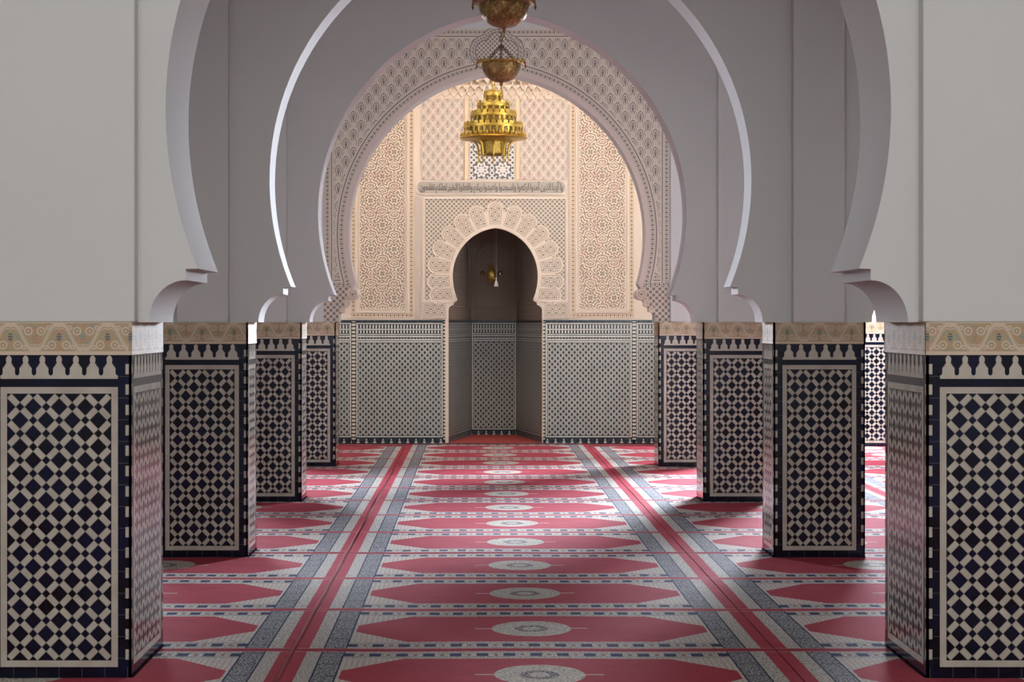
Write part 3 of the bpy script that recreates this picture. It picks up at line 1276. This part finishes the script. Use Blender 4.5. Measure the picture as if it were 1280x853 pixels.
def rounded(hw_, z0, z1, r, n=6):
    pts = []
    for cx, cz, a0 in ((hw_ - r, z1 - r, 0), (-hw_ + r, z1 - r, PI / 2), (-hw_ + r, z0 + r, PI), (hw_ - r, z0 + r, 1.5 * PI)):
        for k in range(n + 1):
            a = a0 + PI / 2 * k / n
            pts.append((cx + r * math.cos(a), cz + r * math.sin(a)))
    return pts


bm = bmesh.new(); prism(bm, rounded(iw, zi0, zi1, 0.08), -0.03, 0)
link('panel_edge', bm, M_PLAIN, ins)
GREYP = stucco_base('pale_grey_ground', (0.44, 0.37, 0.30), (0.44, 0.37, 0.30), lambda M, u, v: u * 0 + 1.0)
bm = bmesh.new(); prism(bm, rounded(iw - 0.018, zi0 + 0.015, zi1 - 0.015, 0.07), -0.033, -0.029)
link('panel_ground', bm, GREYP, ins)

FORMS = {'ا': ('\uFE8D', '\uFE8E'), 'أ': ('\uFE83', '\uFE84'), 'آ': ('\uFE81', '\uFE82'), 'د': ('\uFEA9', '\uFEAA'), 'ذ': ('\uFEAB', '\uFEAC'),
         'ر': ('\uFEAD', '\uFEAE'), 'و': ('\uFEED', '\uFEEE')}
for ch, base_ in (('ب', 0xFE8F), ('ت', 0xFE95), ('ج', 0xFE9D), ('ح', 0xFEA1), ('خ', 0xFEA5), ('س', 0xFEB1), ('ع', 0xFEC9), ('ف', 0xFED1),
                  ('ك', 0xFED9), ('ل', 0xFEDD), ('م', 0xFEE1), ('ن', 0xFEE5), ('ه', 0xFEE9), ('ي', 0xFEF1)):
    FORMS[ch] = tuple(chr(base_ + i) for i in range(4))


def shape_arabic(s):
    out = []
    for i, ch in enumerate(s):
        if ch not in FORMS:
            out.append(ch); continue
        f = FORMS[ch]
        pj = i > 0 and s[i - 1] in FORMS and len(FORMS[s[i - 1]]) == 4
        nj = len(f) == 4 and i + 1 < len(s) and s[i + 1] in FORMS
        out.append(f[3] if pj and nj else f[2] if nj else f[1] if pj else f[0])
    return ''.join(out[::-1])


txt = 'يا أيها الذين آمنوا اركعوا واسجدوا واعبدوا ربكم وافعلوا الخير لعلكم تفلحون'
cu = bpy.data.curves.new('calligraphy', 'FONT')
cu.body = shape_arabic(txt)
cu.size = 0.2
cu.space_word = 0.6
cu.extrude = 0.004
cu.offset = 0.0055
tmp = bpy.data.objects.new('calligraphy_tmp', cu)
COL.objects.link(tmp)
dg = bpy.context.evaluated_depsgraph_get()
me = bpy.data.meshes.new_from_object(tmp.evaluated_get(dg))
bpy.data.objects.remove(tmp)
xs = [v.co.x for v in me.vertices]; ys = [v.co.y for v in me.vertices]
x0, x1, y0, y1 = min(xs), max(xs), min(ys), max(ys)
for v in me.vertices:
    x = (v.co.x - x0) / (x1 - x0) * (2 * iw - 0.1) - (iw - 0.05)
    z = zi0 + 0.008 + (v.co.y - y0) / (y1 - y0) * (zi1 - zi0 - 0.016)
    v.co = (x, -0.035 - v.co.z, z)
me.materials.clear()
INK = stucco_base('grey_carved_letters', (0.15, 0.135, 0.12), (0.15, 0.135, 0.12), lambda M, u, v: u * 0 + 1.0)
me.materials.append(INK)
lo = bpy.data.objects.new('calligraphy', me)
COL.objects.link(lo)
lo.parent = ins

# ------------------------------------------------------------------ rugs
RC = 0.30
edges = [5.57, 9.59, 13.63, 17.65, 21.67]
piers_xy = []
for r, (y, dep, wid, *_r) in enumerate(ROWS):
    for s in (-1, 1):
        cx = XC + s * (1.8325 + wid / 2)
        piers_xy.append((cx - wid / 2 - 0.012, cx + wid / 2 + 0.012, y - 0.012, y + dep + 0.012))


def rug(cx, y0, ylen, ymax, label, grp):
    x0, x1 = cx - 1.196, cx + 1.196
    if cx < -1:
        x1 -= 0.022
    y1 = min(y0 + ylen - 0.008, ymax)
    x0, x1 = max(x0, XL + 0.02), min(x1, XR - 0.02)
    holes = [(max(a, x0), min(b, x1), max(c, y0), min(d, y1)) for a, b, c, d in piers_xy if a < x1 and b > x0 and c < y1 and d > y0]
    gx = sorted(set([x0, x1] + [h[0] for h in holes] + [h[1] for h in holes] + [x0 + (x1 - x0) * k / 16 for k in range(17)]))
    gy = sorted(set([y0, y1] + [h[2] for h in holes] + [h[3] for h in holes] + [y0 + (y1 - y0) * k / 24 for k in range(25)]))
    bm = bmesh.new()
    vs = {}

    def V(x, y):
        k = (round(x, 5), round(y, 5))
        if k not in vs:
            ed = min(x - x0, x1 - x, y - y0, y1 - y)
            lift = 0.002 * math.sin(x * 5 + y * 1.7) * math.sin(y * 3.1 + x)
            vs[k] = bm.verts.new((x - cx, y - y0, 0.012 + lift))
        return vs[k]
    for a, b in zip(gx, gx[1:]):
        for c, d in zip(gy, gy[1:]):
            mx, my = (a + b) / 2, (c + d) / 2
            if b - a < 1e-4 or d - c < 1e-4 or any(h[0] < mx < h[1] and h[2] < my < h[3] for h in holes):
                continue
            bm.faces.new([V(a, c), V(b, c), V(b, d), V(a, d)])
    ext = bmesh.ops.extrude_face_region(bm, geom=bm.faces[:])
    for g in ext['geom']:
        if isinstance(g, bmesh.types.BMVert):
            g.co.z = 0.0005
    o = link('prayer_rug', bm, RUG, None, (cx, y0, 0), smooth=40)
    tag(o, label, 'rug', grp)
    return o


row_txt = ['nearest the camera, cut by the bottom edge', 'lying between the nearest and second piers', 'lying between the second and third piers',
           'lying between the third and farthest piers', 'against the far wall']
cols = [(-1, 'left'), (0, 'middle'), (1, 'right'), (2, 'far right')]
for k, cn in cols:
    for i, y0 in enumerate(edges):
        last = i == len(edges) - 1
        ymax = (YW - 0.035 if k == 0 else YA - 0.02)
        ln = 5.0 if last else edges[i + 1] - y0
        rug(RC + 2.4 * k, y0, ln, ymax, 'red prayer rug of the %s column, %s' % (cn, row_txt[i]), 'red prayer rugs with white medallions')
# plain red carpet inside the niche
M = Mat('plain_red_carpet')
M.coords()
redm = M.finish(M.mix(M.noise(8, 3), (0.34, 0.035, 0.03), (0.46, 0.06, 0.045)), 0.95)
bm = bmesh.new()
pts = [(-0.62, -0.03), (0.62, -0.03), (0.62, 0.14), (0.315, 1.86), (-0.315, 1.86), (-0.62, 0.14)]
a = [bm.verts.new((x, y, 0.001)) for x, y in pts]
b = [bm.verts.new((x, y, 0.014)) for x, y in pts]
bm.faces.new(a[::-1]); bm.faces.new(b)
for i in range(6):
    j = (i + 1) % 6
    bm.faces.new([a[i], a[j], b[j], b[i]])
tag(link('niche_carpet', bm, redm, None, (NX, YW, 0)), 'plain red carpet piece on the floor of the niche', 'carpet')

# ------------------------------------------------------------------ chandeliers


def bowl_chandelier(x, y, zb, R, label, gilt):
    """pierced brass bowl hung on three chains; zb is the height of the finial tip"""
    root = thing('bowl_chandelier', label, 'chandelier', (x, y, zb), 'hanging brass bowls')
    s = R / 0.26
    zr = 0.272 * s           # rim height over finial tip
    bm = bmesh.new()
    prof = []
    for k in range(0, 15):
        a = PI / 2 * k / 14
        prof.append((max(0.012, 0.205 * s * math.sin(a) ** 0.85), zr - 0.195 * s * math.cos(a)))
    prof += [(0.212 * s, zr + 0.005)]
    inner = [(r_ - 0.006, z_ + 0.004) for r_, z_ in prof[::-1]]
    inner[-1] = (0.0, prof[0][1] + 0.01)
    lathe(bm, prof + inner, 48)
    link('bowl', bm, BRASS_OLD, root, smooth=50)
    bm = bmesh.new()
    lathe(bm, [(0.205 * s, zr - 0.010), (0.245 * s, zr - 0.004), (0.262 * s, zr + 0.004), (0.258 * s, zr + 0.016), (0.215 * s, zr + 0.020), (0.200 * s, zr + 0.012), (0.205 * s, zr - 0.010)], 48)
    for k in range(24):
        a = 2 * PI * k / 24
        cx_, cy_ = 0.245 * s * math.cos(a), 0.245 * s * math.sin(a)
        lathe(bm, [(0, 0.0), (0.010, 0.004), (0.011, 0.014), (0.004, 0.024), (0, 0.032)], 6, cx_, cy_, zr + 0.014)
    link('rim', bm, BRASS_RIM if gilt else BRASS_OLD, root, smooth=50)
    bm = bmesh.new()
    lathe(bm, [(0, 0.0), (0.006, 0.004), (0.007, 0.022), (0.003, 0.030), (0.014, 0.042), (0.018, 0.052), (0.010, 0.062), (0.022, 0.074), (0.032, 0.088), (0.0, 0.100)], 16)
    link('finial', bm, BRASS_OLD, root, smooth=50)
    for k in range(6):
        a = 2 * PI * k / 6
        bm = bmesh.new()
        lathe(bm, [(0, -0.055 * s), (0.004, -0.048 * s), (0.012 * s, -0.03 * s), (0.006, -0.018 * s), (0.010 * s, -0.008 * s), (0, 0)], 8, 0.252 * s * math.cos(a), 0.252 * s * math.sin(a), zr)
        link('drop', bm, BRASS_OLD, root, smooth=50)
    ap = zr + 0.19 * s
    for k in range(3):
        a = 2 * PI * k / 3 + 0.5
        bm = bmesh.new()
        chain(bm, (0.2 * s * math.cos(a), 0.2 * s * math.sin(a), zr + 0.01), (0, 0, ap), 0.045, 0.005)
        link('support_chain', bm, BROWN_METAL, root)
    bm = bmesh.new()
    chain(bm, (0, 0, ap), (0, 0, CEIL - zb - 0.02), 0.06, 0.0045)
    link('main_chain', bm, BROWN_METAL, root)
    bm = bmesh.new()
    lathe(bm, [(0, -0.06), (0.02, -0.055), (0.05, -0.02), (0.055, 0), (0, 0)], 20, 0, 0, CEIL - zb)
    link('ceiling_rose', bm, BRASS_RIM, root, smooth=50)
    return root


bowl_chandelier(0.235, 15.6, 3.965, 0.262, 'larger dark pierced brass bowl hanging at the top edge of the photo', False)
bowl_chandelier(0.265, 19.6, 4.025, 0.256, 'lower brass bowl with a gilded rim, between the dark bowl and the gold chandelier', True)

# tiered gold chandelier
GY = 24.0
GX = (616.7 - 594) / 100.0
def gz(zy): return 1.65 + (403 - (95 + zy / 7.75)) / 100.0


g = thing('tiered_chandelier', 'bright gold chandelier of stacked crenellated tiers in front of the far wall', 'chandelier', (GX, GY, 0))


def tier(parent, R, zring, zbot, zcrown, n, name='tier'):
    """a ring with an arcade below (down to zbot) and crenels above"""
    bm = bmesh.new()
    h = 0.030
    lathe(bm, [(R * 0.90, zring - h * 0.6), (R + 0.006, zring - h * 0.6), (R + 0.014, zring), (R + 0.008, zring + h * 0.6), (R * 0.90, zring + h * 0.6), (R * 0.90, zring - h * 0.6)], 48)
    t = link(name, bm, GOLD, parent, smooth=50)
    # inner drum (dark, engraved)
    bm = bmesh.new()
    lathe(bm, [(R * 0.86, zbot), (R * 0.86, zring), (0.01, zring + 0.004)], 32)
    link('drum', bm, GOLD_D, t, smooth=50)
    bm = bmesh.new()
    for k in range(n):
        a = 2 * PI * (k + 0.5) / n
        ca, sa = math.cos(a), math.sin(a)
        mt = Matrix.Rotation(a + PI / 2, 4, 'Z')
        b2 = bmesh.new()
        wv = 2 * PI * R / n
        # merlon
        prism(b2, [(-wv * .42, 0), (wv * .42, 0), (wv * .42, .018), (wv * .32, .018), (wv * .42, .030), (wv * .32, .042), (0, .050), (-wv * .32, .042), (-wv * .42, .030), (-wv * .32, .018), (-wv * .42, .018)], -0.004, 0.004)
        # arch in the arcade below
        hh = zring - zbot - 0.012
        ring = [(-wv * .5, 0.0)]
        ring = [(-wv * .5, -hh), (-wv * .36, -hh), (-wv * .36, -hh * .5)]
        for q in range(1, 6):
            an = PI * q / 6
            ring.append((-wv * .36 * math.cos(an), -hh * .5 + hh * .38 * math.sin(an)))
        ring += [(wv * .36, -hh * .5), (wv * .36, -hh), (wv * .5, -hh), (wv * .5, -0.008), (-wv * .5, -0.008)]
        prism(b2, ring, -0.004, 0.004)
        for v in b2.verts:
            co = Vector((v.co.x, v.co.y, v.co.z))
            co = mt @ co
            v.co = co + Vector((R * ca, R * sa, zring + 0.010 if v.co.z > 0 or abs(v.co.z) < 1e-9 else zring))
        me_ = bpy.data.meshes.new('t'); b2.to_mesh(me_); b2.free(); bm.from_mesh(me_); bpy.data.meshes.remove(me_)
    link('crenellation', bm, GOLD, t)
    return t


tiers = [(0.112, 185, 235), (0.198, 290, 345), (0.282, 385, 445), (0.365, 495, 575)]
cnt = [10, 16, 24, 30]
for (R, zr_, zb_), n in zip(tiers, cnt):
    tier(g, R, gz(zr_), gz(zb_), 0, n)
# broad plate under the tiers
bm = bmesh.new()
zp = gz(600)
lathe(bm, [(0.10, zp + 0.03), (0.36, zp + 0.035), (0.41, zp + 0.010), (0.425, zp - 0.005), (0.405, zp - 0.022), (0.33, zp - 0.030), (0.28, zp - 0.045), (0.13, zp - 0.05)], 48)
for k in range(32):
    a = 2 * PI * k / 32
    lathe(bm, [(0, 0.0), (0.016, 0.004), (0.014, 0.018), (0.018, 0.030), (0.008, 0.044), (0, 0.05)], 6, 0.398 * math.cos(a), 0.398 * math.sin(a), zp + 0.012)
link('lower_plate', bm, GOLD, g, smooth=50)
# octagonal lantern body
bm = bmesh.new()
zt, zb2 = gz(612), gz(762)
lathe(bm, [(0.01, zt), (0.16, zt), (0.155, zt - 0.02), (0.150, zb2 + 0.02), (0.158, zb2), (0.12, zb2 - 0.015), (0.01, zb2 - 0.02)], 8)
body = link('lantern_body', bm, GOLD_D, g)
for k in range(8):
    a = 2 * PI * k / 8
    bm = bmesh.new()
    ca, sa = math.cos(a), math.sin(a)
    tube(bm, [(0.156 * ca, 0.156 * sa, zt), (0.156 * ca, 0.156 * sa, zb2 - 0.02)], 0.008, 6)
    link('corner_post', bm, GOLD, body)
for k in range(8):
    a = 2 * PI * (k + 0.5) / 8 + PI / 8
    ca, sa = math.cos(a), math.sin(a)
    pts = []
    for (rr, zy) in ((0.29, 610), (0.262, 625), (0.225, 645), (0.198, 675), (0.186, 720), (0.186, 775)):
        pts.append((rr * ca, rr * sa, gz(zy)))
    bm = bmesh.new(); tube(bm, pts, [0.016, 0.017, 0.018, 0.016, 0.013, 0.012], 8)
    arm = link('scroll_arm', bm, GOLD, g, smooth=60)
    bm = bmesh.new()
    lathe(bm, [(0, -0.10), (0.004, -0.09), (0.009, -0.07), (0.004, -0.055), (0.012, -0.035), (0.013, -0.02), (0, 0)], 8, 0.186 * ca, 0.186 * sa, gz(775))
    link('pendant', bm, GOLD, arm, smooth=60)
bm = bmesh.new()
lathe(bm, [(0, -0.10), (0.005, -0.09), (0.014, -0.06), (0.006, -0.04), (0.016, -0.02), (0, 0)], 10, 0, 0, zb2 - 0.015)
link('finial', bm, GOLD, g, smooth=60)
bm = bmesh.new()
lathe(bm, [(0.012, gz(185)), (0.03, gz(150)), (0.018, gz(135)), (0.014, gz(95)), (0.022, gz(88)), (0.012, gz(80)), (0.010, CEIL - 0.05), (0.05, CEIL - 0.03), (0.055, CEIL), (0, CEIL)], 16)
link('stem', bm, GOLD, g, smooth=60)

# lantern and tassel in the niche
ln = thing('hanging_lantern', 'small brass lantern hanging inside the prayer niche', 'lantern', (NX - 0.045, YW + 0.95, 2.20))
bm = bmesh.new()
lathe(bm, [(0, 0.0), (0.03, 0.01), (0.06, 0.05), (0.062, 0.12), (0.05, 0.16), (0.025, 0.19), (0.02, 0.22), (0, 0.235)], 12)
link('lantern_body', bm, GOLD_D, ln, smooth=40)
for s in (-1, 1):
    bm = bmesh.new()
    lathe(bm, [(0, -0.03), (0.022, -0.02), (0.026, 0.01), (0.012, 0.03), (0, 0.035)], 10, s * 0.095, 0, 0.12)
    tube(bm, [(s * 0.05, 0, 0.11), (s * 0.085, 0, 0.105)], 0.007, 6)
    link('side_cup', bm, BROWN_METAL, ln, smooth=40)
bm = bmesh.new(); tube(bm, [(0, 0, 0.22), (0, 0, 1.2)], 0.003, 5)
link('hanging_rod', bm, BROWN_METAL, ln)
cd = thing('pull_cord', 'thin white cord with a pale tassel beside the niche lantern', 'cord', (NX + 0.02, YW + 0.7, 2.15))
ln.scale = (1.3, 1.3, 1.15)
M = Mat('white_cord'); M.coords()
WC = M.finish((0.6, 0.57, 0.52), 0.8)
bm = bmesh.new(); tube(bm, [(0, 0, 0.13), (0, 0, 1.25)], 0.003, 5)
link('cord', bm, WC, cd)
bm = bmesh.new(); lathe(bm, [(0, 0.0), (0.03, 0.0), (0.022, 0.05), (0.008, 0.085), (0.014, 0.10), (0.006, 0.125), (0, 0.135)], 12)
link('tassel', bm, WC, cd, smooth=40)
